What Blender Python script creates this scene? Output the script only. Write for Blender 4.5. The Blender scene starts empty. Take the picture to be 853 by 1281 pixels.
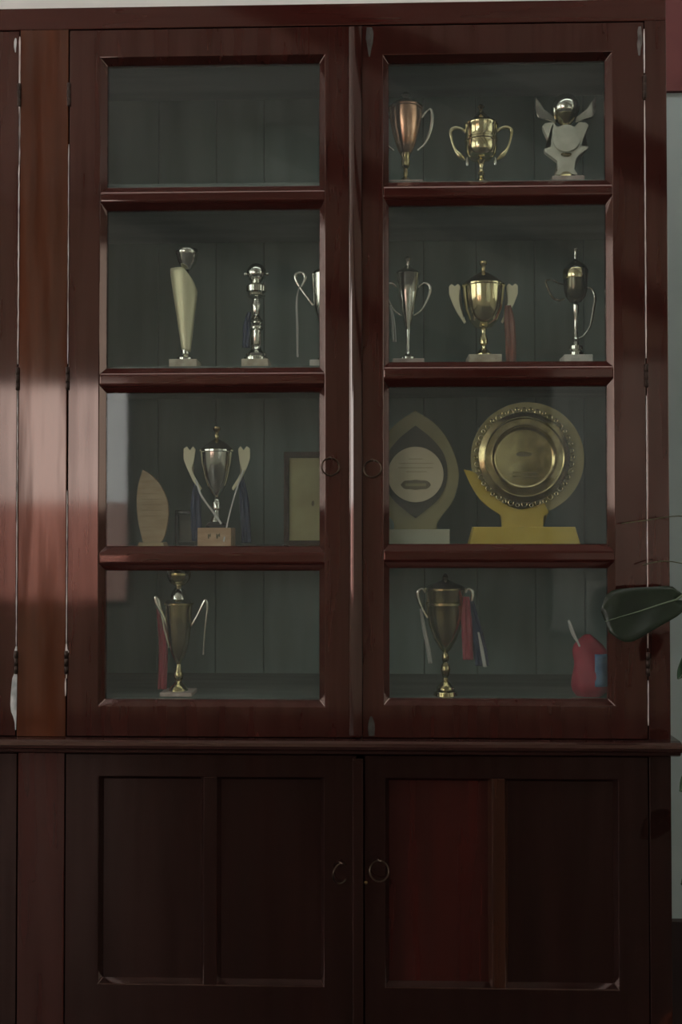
import bpy, bmesh, math, random
from mathutils import Vector, Matrix
random.seed(7)
sc = bpy.context.scene
C = sc.collection
PI = math.pi

# ------------------------------------------------------------------ camera
EYE = Vector((0.0, -1.95, 1.20))          # cabinet face is the plane Y = 0
cam_data = bpy.data.cameras.new('camera')
cam = bpy.data.objects.new('camera', cam_data)
C.objects.link(cam)
cam_data.sensor_fit = 'VERTICAL'
cam_data.sensor_height = 36.0
cam_data.lens = 1300.0 / 1281.0 * 36.0
cam_data.clip_start = 0.02
yaw, pitch, roll = math.radians(1.7097), math.radians(1.1272), math.radians(0.026)
fw = Vector((-math.sin(yaw) * math.cos(pitch), math.cos(yaw) * math.cos(pitch), math.sin(pitch)))
rt = Vector((math.cos(yaw), math.sin(yaw), 0))
up = rt.cross(fw)
rot = Matrix((rt, up, -fw)).transposed()
cam.matrix_world = Matrix.Translation(EYE) @ rot.to_4x4() @ Matrix.Rotation(-roll, 4, 'Z')
sc.camera = cam

# ------------------------------------------------------------------ light, exposure
sc.view_settings.view_transform = 'Standard'
sc.view_settings.look = 'None'
sc.view_settings.gamma = 1.0
sc.view_settings.exposure = -0.38
sc.view_settings.use_curve_mapping = False
world = bpy.data.worlds.new('overcast_sky')
sc.world = world
world.use_nodes = True
bg = world.node_tree.nodes['Background']
bg.inputs['Color'].default_value = (1.0, 0.97, 0.93, 1)     # bright white overcast sky
bg.inputs['Strength'].default_value = 5.6


def area_lamp(name, loc, size, energy, aim, color=(1, 1, 1), portal=False):
    d = bpy.data.lights.new(name, 'AREA')
    d.shape = 'RECTANGLE'
    d.size, d.size_y = size
    d.energy = energy
    d.color = color
    o = bpy.data.objects.new(name, d)
    C.objects.link(o)
    o.location = loc
    o.rotation_euler = Vector(aim).to_track_quat('-Z', 'Y').to_euler()
    if portal:
        d.cycles.is_portal = True
    return o


# daylight through a roof light above and in front of the cabinet
area_lamp('roof_light', (0.3, -0.75, 3.37), (3.0, 0.8), 19.0, (0.0, 0.2, -1), (1.0, 0.98, 0.95))
# sun on the yard wall behind the house (it never reaches into the room)
sd = bpy.data.lights.new('sun', 'SUN')
sd.energy = 22.0
sd.angle = math.radians(20)
so = bpy.data.objects.new('sun', sd)
C.objects.link(so)
so.rotation_euler = Vector((0.06, -0.27, -1)).to_track_quat('-Z', 'Y').to_euler()
# the windows guide the sky light in
area_lamp('window_portal', (-2.9, -5.12, 1.9), (2.7, 2.5), 1.0, (0, 1, 0), portal=True)
area_lamp('window_portal', (2.55, -5.12, 1.45), (2.8, 1.9), 1.0, (0, 1, 0), portal=True)
area_lamp('window_portal', (-4.32, -2.1, 2.05), (3.4, 2.1), 1.0, (1, 0, 0), portal=True)
area_lamp('window_portal', (4.32, -2.2, 2.05), (3.4, 2.1), 1.0, (-1, 0, 0), portal=True)


# ------------------------------------------------------------------ materials
def mat(name, col, rough=0.5, metal=0.0, spec=0.5, ior=1.45, tint=None, coat=0.0, sheen=0.0):
    m = bpy.data.materials.new(name)
    m.use_nodes = True
    b = m.node_tree.nodes['Principled BSDF']
    b.inputs['Base Color'].default_value = (*col, 1)
    b.inputs['Roughness'].default_value = rough
    b.inputs['Metallic'].default_value = metal
    b.inputs['Specular IOR Level'].default_value = spec
    b.inputs['IOR'].default_value = ior
    if tint:
        b.inputs['Specular Tint'].default_value = (*tint, 1)
    if coat:
        b.inputs['Coat Weight'].default_value = coat
    return m


def nodes(m):
    nt = m.node_tree
    return nt, nt.nodes['Principled BSDF']


def vary(m, c1, c2, scale, detail=4.0, lo=0.35, hi=0.65, bump=0.0, rough=None, coord='Object', bump_dist=0.001):
    """noise between two colours, an optional fine bump and roughness range"""
    nt, b = nodes(m)
    tc = nt.nodes.new('ShaderNodeTexCoord')
    mp = nt.nodes.new('ShaderNodeMapping')
    mp.inputs['Scale'].default_value = scale
    nz = nt.nodes.new('ShaderNodeTexNoise')
    nz.inputs['Scale'].default_value = 1.0
    nz.inputs['Detail'].default_value = detail
    cr = nt.nodes.new('ShaderNodeValToRGB')
    cr.color_ramp.elements[0].position = lo
    cr.color_ramp.elements[1].position = hi
    cr.color_ramp.elements[0].color = (*c1, 1)
    cr.color_ramp.elements[1].color = (*c2, 1)
    L = nt.links.new
    L(tc.outputs[coord], mp.inputs['Vector'])
    L(mp.outputs['Vector'], nz.inputs['Vector'])
    L(nz.outputs['Fac'], cr.inputs['Fac'])
    L(cr.outputs['Color'], b.inputs['Base Color'])
    if bump:
        bp = nt.nodes.new('ShaderNodeBump')
        bp.inputs['Strength'].default_value = bump
        bp.inputs['Distance'].default_value = bump_dist
        L(nz.outputs['Fac'], bp.inputs['Height'])
        L(bp.outputs['Normal'], b.inputs['Normal'])
    if rough:
        mr = nt.nodes.new('ShaderNodeMapRange')
        mr.inputs['To Min'].default_value = rough[0]
        mr.inputs['To Max'].default_value = rough[1]
        L(nz.outputs['Fac'], mr.inputs['Value'])
        L(mr.outputs['Result'], b.inputs['Roughness'])
    return m


def wood(name, c1, c2, horizontal=False, rough=(0.05, 0.10), bump=0.035, worn=0.40):
    m = mat(name, c1, 0.2, ior=1.75, tint=(1.0, 0.74, 0.66))
    sc_ = (2.2, 26.0, 26.0) if horizontal else (26.0, 26.0, 2.2)
    vary(m, c1, c2, sc_, 4.0, 0.25, 0.8, bump, rough)
    # uneven old varnish: long streaks where the gloss is thinner
    nt, b = nodes(m)
    tc = nt.nodes.new('ShaderNodeTexCoord')
    mp = nt.nodes.new('ShaderNodeMapping')
    mp.inputs['Scale'].default_value = (1.6, 30.0, 30.0) if horizontal else (34.0, 30.0, 2.6)
    nz = nt.nodes.new('ShaderNodeTexNoise')
    nz.inputs['Scale'].default_value = 1.0
    nz.inputs['Detail'].default_value = 3.0
    mr = nt.nodes.new('ShaderNodeMapRange')
    mr.inputs['From Min'].default_value = 0.36
    mr.inputs['From Max'].default_value = 0.58
    mr.inputs['To Min'].default_value = worn
    mr.inputs['To Max'].default_value = 0.56
    nt.links.new(tc.outputs['Object'], mp.inputs['Vector'])
    nt.links.new(mp.outputs['Vector'], nz.inputs['Vector'])
    nt.links.new(nz.outputs['Fac'], mr.inputs['Value'])
    nt.links.new(mr.outputs['Result'], b.inputs['Specular IOR Level'])
    return m


MAHOG_V = wood('mahogany_upright', (0.030, 0.0088, 0.0072), (0.050, 0.0125, 0.0100))
MAHOG_H = wood('mahogany_rail', (0.036, 0.0088, 0.0072), (0.060, 0.0128, 0.0105), True)
MAHOG_ORANGE = wood('mahogany_orange_brown', (0.046, 0.0150, 0.0075), (0.115, 0.0340, 0.0160), worn=0.16)
MAHOG_RED = wood('mahogany_red_panel', (0.024, 0.0075, 0.0068), (0.056, 0.0108, 0.0090))
MAHOG_STAIN = wood('mahogany_reddish_mullion', (0.024, 0.0095, 0.0065), (0.052, 0.0180, 0.0095))
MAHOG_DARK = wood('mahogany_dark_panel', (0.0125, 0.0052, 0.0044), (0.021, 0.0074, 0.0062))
MAHOG_LEDGE = wood('mahogany_ledge', (0.026, 0.0120, 0.0105), (0.044, 0.0175, 0.0150), True)
BEAD = mat('thick_lacquer_bead', (0.034, 0.0095, 0.0075), 0.06, ior=1.75, spec=0.8, tint=(1.0, 0.90, 0.86))
BACK = vary(mat('grey_green_board', (0.2, 0.23, 0.21), 0.7), (0.165, 0.235, 0.22), (0.27, 0.36, 0.34), (14, 8, 2.0), 5, 0.3, 0.7)
SHELF = vary(mat('shelf_board', (0.14, 0.15, 0.14), 0.6), (0.10, 0.13, 0.12), (0.16, 0.195, 0.18), (3, 20, 20), 4)
PAINT = vary(mat('bare_pale_edge', (0.75, 0.68, 0.66), 0.6), (0.60, 0.50, 0.47), (0.85, 0.80, 0.78), (60, 60, 14), 3)
PUTTY = vary(mat('grey_putty', (0.5, 0.55, 0.56), 0.6), (0.30, 0.32, 0.32), (0.70, 0.72, 0.72), (60, 60, 25), 3)
IRON = mat('dark_iron', (0.05, 0.035, 0.03), 0.35, 0.8)
BRONZE = mat('dark_bronze', (0.085, 0.065, 0.05), 0.28, 1.0)
GOLD = vary(mat('gold_plate', (0.72, 0.60, 0.30), 0.16, 1.0), (0.76, 0.66, 0.36), (0.86, 0.78, 0.50), (30, 30, 30), 3, rough=(0.09, 0.16))
OLDGOLD = vary(mat('old_gold_plate', (0.5, 0.4, 0.2), 0.2, 1.0), (0.36, 0.29, 0.13), (0.58, 0.49, 0.27), (50, 50, 50), 3, rough=(0.12, 0.22))
SMOKE = mat('dark_smoked_board', (0.045, 0.042, 0.03), 0.3)
SILVER = vary(mat('silver_plate', (0.72, 0.72, 0.66), 0.15, 1.0), (0.76, 0.76, 0.68), (0.88, 0.88, 0.82), (30, 30, 30), 3, rough=(0.08, 0.15))
COPPER = vary(mat('copper_plate', (0.75, 0.42, 0.27), 0.2, 1.0), (0.52, 0.28, 0.17), (0.85, 0.52, 0.36), (40, 40, 30), 3, rough=(0.16, 0.3))
DARKMETAL = mat('dark_smoked_metal', (0.13, 0.12, 0.085), 0.2, 1.0)
CREAMSATIN = vary(mat('cream_satin_metal', (0.74, 0.70, 0.44), 0.38, 0.35), (0.68, 0.66, 0.42), (0.80, 0.77, 0.53), (60, 60, 6), 2)
CREAM = mat('cream_enamel', (0.86, 0.82, 0.58), 0.35)
WHITE_EN = vary(mat('white_enamel', (0.66, 0.66, 0.55), 0.4), (0.58, 0.58, 0.48), (0.72, 0.72, 0.62), (40, 40, 40), 3)
MARBLE = vary(mat('beige_marble', (0.5, 0.45, 0.35), 0.35), (0.42, 0.36, 0.27), (0.62, 0.56, 0.44), (60, 60, 60), 6)
MARBLE_PINK = vary(mat('pinkish_marble', (0.48, 0.38, 0.34), 0.35), (0.40, 0.31, 0.28), (0.56, 0.46, 0.42), (60, 60, 60), 6)
MARBLE_WHITE = vary(mat('white_marble', (0.7, 0.68, 0.62), 0.3), (0.58, 0.55, 0.50), (0.80, 0.78, 0.72), (60, 60, 60), 6)
TANBLOCK = vary(mat('tan_wood_block', (0.55, 0.36, 0.22), 0.45), (0.46, 0.29, 0.17), (0.62, 0.42, 0.27), (20, 60, 80), 4)
BLACK = mat('black_plastic', (0.012, 0.012, 0.012), 0.3)
TANPLAQUE = vary(mat('tan_wood_plaque', (0.42, 0.29, 0.15), 0.4), (0.37, 0.25, 0.125), (0.47, 0.34, 0.19), (20, 20, 90), 4)
KHAKI = vary(mat('khaki_lacquer', (0.27, 0.24, 0.12), 0.4), (0.25, 0.22, 0.11), (0.30, 0.27, 0.14), (20, 20, 20), 3)
PICDARK = vary(mat('dim_picture', (0.12, 0.12, 0.10), 0.5), (0.09, 0.09, 0.075), (0.16, 0.155, 0.13), (25, 25, 25), 4)
PALEBASE = vary(mat('pale_base_board', (0.40, 0.40, 0.30), 0.4), (0.36, 0.36, 0.27), (0.44, 0.44, 0.34), (20, 20, 20), 3)
DISC = vary(mat('cream_disc', (0.62, 0.54, 0.37), 0.4), (0.58, 0.50, 0.34), (0.66, 0.58, 0.41), (20, 20, 20), 3)
ENGRAVE = mat('engraved_tan', (0.30, 0.20, 0.10), 0.5)
ENGRAVE2 = mat('engraved_cream', (0.40, 0.34, 0.22), 0.5)
PRINT = mat('brown_print', (0.16, 0.13, 0.075), 0.5)
YELLOW = vary(mat('yellow_lacquer', (0.56, 0.41, 0.06), 0.35), (0.52, 0.375, 0.05), (0.60, 0.45, 0.075), (15, 15, 15), 3)
BACKDISC = vary(mat('khaki_yellow_lacquer', (0.46, 0.40, 0.19), 0.38), (0.42, 0.365, 0.17), (0.50, 0.44, 0.22), (15, 15, 15), 3)
PAPER = vary(mat('yellowed_paper', (0.40, 0.36, 0.19), 0.7), (0.35, 0.31, 0.16), (0.44, 0.41, 0.22), (16, 16, 16), 4)
BLUE = vary(mat('blue_ribbon_cloth', (0.05, 0.075, 0.17), 0.4), (0.026, 0.038, 0.085), (0.048, 0.066, 0.135), (80, 80, 10), 2)
REDRIB = vary(mat('red_ribbon_cloth', (0.34, 0.05, 0.075), 0.4), (0.28, 0.04, 0.06), (0.40, 0.07, 0.10), (80, 80, 10), 2)
BROWNRIB = vary(mat('brown_red_ribbon_cloth', (0.26, 0.10, 0.08), 0.45), (0.21, 0.08, 0.06), (0.31, 0.13, 0.10), (80, 80, 10), 2)
WHITERIB = mat('white_ribbon_cloth', (0.62, 0.62, 0.60), 0.4)
REDCLOTH = vary(mat('red_cloth', (0.50, 0.03, 0.07), 0.6), (0.30, 0.018, 0.045), (0.42, 0.035, 0.07), (30, 30, 30), 3)
BLUECLOTH = vary(mat('blue_cloth', (0.10, 0.20, 0.36), 0.6), (0.07, 0.14, 0.28), (0.14, 0.27, 0.44), (30, 30, 30), 3)
LEAF = vary(mat('dark_leaf', (0.012, 0.026, 0.012), 0.38), (0.007, 0.014, 0.007), (0.014, 0.025, 0.012), (25, 25, 25), 4, bump=0.15)
LEAF_BACK = vary(mat('pale_leaf', (0.03, 0.07, 0.035), 0.5), (0.025, 0.055, 0.03), (0.045, 0.09, 0.05), (25, 25, 25), 4)
RIB = mat('pale_midrib', (0.16, 0.21, 0.14), 0.45)
STEM = vary(mat('green_brown_stem', (0.06, 0.07, 0.03), 0.6), (0.04, 0.045, 0.02), (0.09, 0.10, 0.05), (40, 40, 12), 3)
CLAY = vary(mat('terracotta', (0.35, 0.13, 0.07), 0.8), (0.30, 0.10, 0.055), (0.42, 0.17, 0.10), (9, 9, 9), 4)
SOIL = vary(mat('soil', (0.04, 0.028, 0.02), 0.95), (0.02, 0.014, 0.01), (0.06, 0.042, 0.03), (60, 60, 60), 5, bump=0.6, bump_dist=0.01)
WALLPAINT = vary(mat('blue_grey_wall_paint', (0.5, 0.56, 0.54), 0.75), (0.44, 0.525, 0.525), (0.49, 0.58, 0.58), (3, 3, 3), 5)
WHITEPAINT = vary(mat('white_wall_paint', (0.8, 0.8, 0.78), 0.8), (0.77, 0.77, 0.75), (0.83, 0.83, 0.81), (3, 3, 3), 5)
CREAMPAINT = vary(mat('cream_wall_paint', (0.62, 0.58, 0.50), 0.8), (0.59, 0.55, 0.47), (0.65, 0.61, 0.53), (2, 2, 2), 5)
DIMPAINT = vary(mat('dark_screen_wall', (0.1, 0.1, 0.09), 0.85), (0.075, 0.078, 0.07), (0.12, 0.12, 0.108), (2, 2, 2), 5)
SHADEPAINT = vary(mat('grey_green_wall_paint', (0.3, 0.3, 0.27), 0.8), (0.40, 0.40, 0.36), (0.48, 0.48, 0.43), (2, 2, 2), 5)
SKIRT = vary(mat('dark_skirting_paint', (0.03, 0.014, 0.013), 0.6), (0.024, 0.012, 0.011), (0.036, 0.017, 0.015), (8, 8, 8), 4)
MAROON = vary(mat('maroon_paint', (0.165, 0.042, 0.042), 0.6), (0.15, 0.038, 0.038), (0.18, 0.048, 0.046), (8, 8, 8), 4)
FLOORMAT = vary(mat('dark_cement_floor', (0.05, 0.035, 0.03), 0.5), (0.020, 0.014, 0.012), (0.032, 0.022, 0.020), (4, 4, 4), 6)
CEIL = vary(mat('grey_white_ceiling', (0.62, 0.62, 0.6), 0.85), (0.76, 0.76, 0.74), (0.82, 0.82, 0.80), (3, 3, 3), 4)
RAFTER = vary(mat('dark_rafter', (0.05, 0.035, 0.025), 0.7), (0.04, 0.028, 0.02), (0.065, 0.045, 0.033), (30, 3, 30), 4)
PINK = vary(mat('pink_yard_wall', (0.86, 0.44, 0.40), 0.8), (0.84, 0.52, 0.47), (0.88, 0.57, 0.52), (3, 3, 3), 4)
YARD = vary(mat('yard_ground', (0.30, 0.25, 0.20), 0.9), (0.26, 0.21, 0.165), (0.35, 0.29, 0.24), (2, 2, 2), 5)
BRASS = mat('brass', (0.5, 0.38, 0.18), 0.25, 1.0)


def glass_material():
    """clear cabinet glass: mirror reflection by angle, the rest passes, a trace of dust that also stands in for reflected haze"""
    m = bpy.data.materials.new('cabinet_glass')
    m.use_nodes = True
    nt = m.node_tree
    nt.nodes.clear()
    N = nt.nodes.new
    L = nt.links.new
    out = N('ShaderNodeOutputMaterial')
    tr = N('ShaderNodeBsdfTransparent')
    tr.inputs['Color'].default_value = (0.93, 0.955, 0.94, 1)
    gl = N('ShaderNodeBsdfGlossy')
    gl.inputs['Roughness'].default_value = 0.035
    di = N('ShaderNodeBsdfDiffuse')
    di.inputs['Color'].default_value = (0.52, 0.58, 0.56, 1)  # grey film: dust, plus haze reflected in the panes put in as colour
    lw = N('ShaderNodeLayerWeight')
    lw.inputs['Blend'].default_value = 0.5
    pw = N('ShaderNodeMath'); pw.operation = 'POWER'; pw.inputs[1].default_value = 5.0
    ma = N('ShaderNodeMath'); ma.operation = 'MULTIPLY_ADD'
    ma.inputs[1].default_value = 0.972; ma.inputs[2].default_value = 0.028
    tc = N('ShaderNodeTexCoord')
    nz = N('ShaderNodeTexNoise'); nz.inputs['Scale'].default_value = 7.0; nz.inputs['Detail'].default_value = 5.0
    mr = N('ShaderNodeMapRange'); mr.inputs['To Min'].default_value = 0.02; mr.inputs['To Max'].default_value = 0.065
    m1 = N('ShaderNodeMixShader'); m2 = N('ShaderNodeMixShader')
    L(lw.outputs['Facing'], pw.inputs[0]); L(pw.outputs[0], ma.inputs[0])
    L(tc.outputs['Object'], nz.inputs['Vector']); L(nz.outputs['Fac'], mr.inputs['Value'])
    L(mr.outputs['Result'], m1.inputs['Fac'])
    L(tr.outputs[0], m1.inputs[1]); L(di.outputs[0], m1.inputs[2])
    L(ma.outputs[0], m2.inputs['Fac'])
    L(m1.outputs[0], m2.inputs[1]); L(gl.outputs[0], m2.inputs[2])
    L(m2.outputs[0], out.inputs['Surface'])
    return m


GLASS = glass_material()


# ------------------------------------------------------------------ helpers
def link_mesh(name, bm, material, parent=None, smooth=False, bevel=0.0, segs=2):
    bmesh.ops.recalc_face_normals(bm, faces=bm.faces)
    me = bpy.data.meshes.new(name)
    bm.to_mesh(me)
    bm.free()
    if material:
        me.materials.append(material)
    if smooth:
        me.shade_smooth()
        try:
            me.set_sharp_from_angle(angle=math.radians(38))
        except Exception:
            pass
    o = bpy.data.objects.new(name, me)
    C.objects.link(o)
    o.parent = parent
    if bevel:
        b = o.modifiers.new('edge', 'BEVEL')
        b.width = bevel
        b.segments = segs
        b.limit_method = 'ANGLE'
        b.angle_limit = math.radians(25)
    return o


def tag(o, label=None, cat=None, group=None, kind=None):
    if label: o['label'] = label
    if cat: o['category'] = cat
    if group: o['group'] = group
    if kind: o['kind'] = kind
    return o


def thing(name, loc, label, cat, group=None, rz=0.0):
    o = bpy.data.objects.new(name, None)
    o.empty_display_size = 0.02
    C.objects.link(o)
    o.location = loc
    o.rotation_euler = (0, 0, rz)
    return tag(o, label, cat, group)


def box(bm, x0, x1, y0, y1, z0, z1):
    v = [bm.verts.new((x, y, z)) for x in (x0, x1) for y in (y0, y1) for z in (z0, z1)]
    for f in ((0, 1, 3, 2), (4, 6, 7, 5), (0, 4, 5, 1), (2, 3, 7, 6), (0, 2, 6, 4), (1, 5, 7, 3)):
        bm.faces.new([v[i] for i in f])
    return bm


def boxes(*bs):
    bm = bmesh.new()
    for b in bs:
        box(bm, *b)
    return bm


def prism_x(bm, prof, x0, x1):
    """cross-section (y, z) swept along X"""
    a = [bm.verts.new((x0, y, z)) for y, z in prof]
    b = [bm.verts.new((x1, y, z)) for y, z in prof]
    n = len(prof)
    for i in range(n):
        j = (i + 1) % n
        bm.faces.new((a[i], a[j], b[j], b[i]))
    bm.faces.new(a); bm.faces.new(b[::-1])
    return bm


def prism_z(bm, prof, z0, z1):
    """cross-section (x, y) swept along Z"""
    a = [bm.verts.new((x, y, z0)) for x, y in prof]
    b = [bm.verts.new((x, y, z1)) for x, y in prof]
    n = len(prof)
    for i in range(n):
        j = (i + 1) % n
        bm.faces.new((a[i], a[j], b[j], b[i]))
    bm.faces.new(a); bm.faces.new(b[::-1])
    return bm


def plate(bm, outline, y0, y1, k=1.0, ox=0.0, oz=0.0):
    """outline in the XZ plane with thickness along Y"""
    a = [bm.verts.new((ox + x * k, y0, oz + z * k)) for x, z in outline]
    b = [bm.verts.new((ox + x * k, y1, oz + z * k)) for x, z in outline]
    n = len(outline)
    for i in range(n):
        j = (i + 1) % n
        bm.faces.new((a[i], a[j], b[j], b[i]))
    fa = bm.faces.new(a); fb = bm.faces.new(b[::-1])
    bmesh.ops.triangulate(bm, faces=[fa, fb])
    return bm


def lathe(bm, prof, k=1.0, seg=40, ox=0.0, oy=0.0, oz=0.0):
    rings = []
    for r, z in prof:
        if r <= 1e-6:
            rings.append([bm.verts.new((ox, oy, oz + z * k))])
        else:
            rings.append([bm.verts.new((ox + r * k * math.cos(2 * PI * i / seg), oy + r * k * math.sin(2 * PI * i / seg), oz + z * k)) for i in range(seg)])
    for a, b in zip(rings, rings[1:]):
        for i in range(seg):
            j = (i + 1) % seg
            if len(a) == 1 and len(b) == 1: continue
            if len(a) == 1: bm.faces.new((a[0], b[i], b[j]))
            elif len(b) == 1: bm.faces.new((a[i], a[j], b[0]))
            else: bm.faces.new((a[i], a[j], b[j], b[i]))
    for r in (rings[0], rings[-1]):
        if len(r) > 2: bm.faces.new(r)
    return bm


def spline(pts, n=6):
    """Catmull-Rom through the points (any tuple length)"""
    P = [pts[0]] + list(pts) + [pts[-1]]
    out = []
    for i in range(1, len(P) - 2):
        p0, p1, p2, p3 = P[i - 1], P[i], P[i + 1], P[i + 2]
        for s in range(n):
            t = s / n
            out.append(tuple(0.5 * (2 * b + (c - a) * t + (2 * a - 5 * b + 4 * c - d) * t * t + (-a + 3 * b - 3 * c + d) * t ** 3) for a, b, c, d in zip(p0, p1, p2, p3)))
    out.append(tuple(pts[-1]))
    return out


def tube(bm, pts, rad, seg=10, flat=1.0, close=False):
    """round (or flattened) bar along 3-D points; rad a number or one per point"""
    pts = [Vector(p) for p in pts]
    n = len(pts)
    rads = rad if isinstance(rad, (list, tuple)) else [rad] * n
    rings = []
    ref = Vector((0, 1, 0))
    for i, p in enumerate(pts):
        t = (pts[(i + 1) % n] - pts[i - 1]) if close else (pts[min(i + 1, n - 1)] - pts[max(i - 1, 0)])
        t.normalize()
        u = ref - t * ref.dot(t)
        if u.length < 1e-4: u = Vector((1, 0, 0)) - t * t.x
        u.normalize()
        w = t.cross(u)
        rings.append([bm.verts.new(p + u * (rads[i] * flat * math.cos(2 * PI * k / seg)) + w * (rads[i] * math.sin(2 * PI * k / seg))) for k in range(seg)])
    m = n if close else n - 1
    for i in range(m):
        a, b = rings[i], rings[(i + 1) % n]
        for k in range(seg):
            bm.faces.new((a[k], a[(k + 1) % seg], b[(k + 1) % seg], b[k]))
    if not close:
        bm.faces.new(rings[0]); bm.faces.new(rings[-1][::-1])
    return bm


def torus(bm, R, r, cx=0, cy=0, cz=0, tilt=0.0, swing=0.0, seg=32):
    pts = []
    for i in range(seg):
        a = 2 * PI * i / seg
        v = Vector((R * math.cos(a), 0, R * math.sin(a)))
        v = Matrix.Rotation(swing, 3, 'Z') @ (Matrix.Rotation(tilt, 3, 'X') @ v)
        pts.append((cx + v.x, cy + v.y, cz + v.z))
    return tube(bm, pts, r, 8, close=True)


def sphere(bm, r, ox=0, oy=0, oz=0, seg=32):
    prof = [(max(r * math.sin(PI * i / 20), 0.0), -r * math.cos(PI * i / 20)) for i in range(21)]
    prof[0] = (0, -r); prof[-1] = (0, r)
    return lathe(bm, prof, 1.0, seg, ox, oy, oz)


def copy_part(o, parent, loc=None):
    c = o.copy()
    C.objects.link(c)
    c.parent = parent
    if loc is not None: c.location = loc
    return c


# ------------------------------------------------------------------ the room
def structure(name, bm, m, **kw):
    return tag(link_mesh(name, bm, m, **kw), kind='structure')


structure('floor', boxes((-4.2, 4.2, -5.25, 0.55, -0.1, 0.0)), FLOORMAT)
WALLY = 0.43
structure('wall_front', boxes((-4.2, 4.2, WALLY, 0.55, 0.0, 2.24)), WALLPAINT)
structure('wall_front_upper', boxes((-4.2, 4.2, WALLY, 0.55, 2.24, 3.4)), WHITEPAINT)
structure('trim_1', boxes((0.62, 3.6, WALLY - 0.012, WALLY, 2.205, 2.75)), MAROON)
structure('baseboard_front', boxes((0.56, 4.0, WALLY - 0.02, WALLY, 0.0, 0.33)), SKIRT)
def pierced_wall(name, axis_x, x0, x1, y0, y1, m):
    """side wall with one wide window y0..y1"""
    structure(name, boxes((x0, x1, -5.25, y0, 0, 3.4), (x0, x1, y0, y1, 0, 1.3), (x0, x1, y0, y1, 3.1, 3.4), (x0, x1, y1, 0.55, 0, 3.4)), m)


pierced_wall('wall_left', 1, -4.3, -4.2, -3.8, -0.4, CREAMPAINT)
pierced_wall('wall_right', 1, 4.2, 4.3, -3.9, -0.5, CREAMPAINT)
for n_, x0, x1, y0, y1 in ((3, -4.3, -4.2, -3.8, -0.4), (4, 4.2, 4.3, -3.9, -0.5)):
    ym = (y0 + y1) / 2
    structure('window_%d' % n_, boxes((x0, x1, y0, y0 + 0.05, 1.3, 3.1), (x0, x1, y1 - 0.05, y1, 1.3, 3.1), (x0, x1, ym - 0.03, ym + 0.03, 1.35, 3.05),
                                      (x0, x1, y0 + 0.05, y1 - 0.05, 1.3, 1.35), (x0, x1, y0 + 0.05, y1 - 0.05, 3.05, 3.1)), MAHOG_V)
structure('ceiling', boxes((-4.3, 4.3, -5.25, 0.55, 3.4, 3.5)), CEIL)
def sloping_beam(name, y, xa, za, xb, zb, w=0.16):
    bm = bmesh.new()
    v = [bm.verts.new((x, yy, z + dz)) for x, z in ((xa, za), (xb, zb)) for yy in (y - 0.06, y + 0.06) for dz in (-w / 2, w / 2)]
    for f in ((0, 1, 3, 2), (4, 6, 7, 5), (0, 4, 5, 1), (2, 3, 7, 6), (0, 2, 6, 4), (1, 5, 7, 3)):
        bm.faces.new([v[i] for i in f])
    structure(name, bm, RAFTER)


# parallel timber braces that run down from the ceiling towards the right wall
sloping_beam('ceiling_brace', -2.05, -0.6, 3.37, 4.2, 1.21)
sloping_beam('ceiling_brace', -3.62, -0.6, 3.37, 4.2, 1.21)
sloping_beam('ceiling_brace', -4.88, -1.8, 3.44, 1.05, 2.16)
# back wall with two unglazed openings, and a tall one added to brighten cup highlights
LW = (-2.62, -1.60, 0.70, 2.24)
TW = (-4.15, -2.72, 0.70, 3.10)
RW = (1.15, 3.95, 0.50, 2.40)
B0, B1 = -5.10, -4.95
structure('wall_back', boxes((-4.2, TW[0], B0, B1, 0, 3.4), (TW[0], TW[1], B0, B1, 0, TW[2]), (TW[0], TW[1], B0, B1, TW[3], 3.4), (TW[1], LW[0], B0, B1, 0, 3.4), (LW[0], LW[1], B0, B1, 0, LW[2]), (LW[0], LW[1], B0, B1, LW[3], 3.4),
                             (LW[1], RW[0], B0, B1, 0, 3.4), (RW[0], RW[1], B0, B1, 0, RW[2]), (RW[0], RW[1], B0, B1, RW[3], 3.4),
                             (RW[1], 4.2, B0, B1, 0, 3.4)), CREAMPAINT)
for i, W in enumerate((LW, RW, None, None, TW)):
    if W is None: continue
    t = 0.045
    structure('window_%d' % (i + 1), boxes((W[0], W[0] + t, B0, B1, W[2], W[3]), (W[1] - t, W[1], B0, B1, W[2], W[3]),
                                           (W[0] + t, W[1] - t, B0, B1, W[2], W[2] + t), (W[0] + t, W[1] - t, B0, B1, W[3] - t, W[3])), MAHOG_V)
# outside: ground, pink yard wall, unseen walls added to dim the sky in the windows
structure('yard_ground', boxes((-14, 14, -14, -5.25, -0.12, -0.02)), YARD)
structure('yard_wall', boxes((-8.3, -0.4, -6.35, -6.2, -0.02, 1.44)), PINK)
structure('sky_screen_wall', boxes((0.2, 9.0, -8.0, -7.8, -0.02, 6.0)), DIMPAINT)
structure('sky_screen_wall', boxes((-8.6, -8.4, -9.0, 4.0, -0.02, 4.2)), WHITEPAINT)
structure('sky_screen_wall', boxes((8.4, 8.6, -9.0, 4.0, -0.02, 6.0)), SHADEPAINT)


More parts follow.
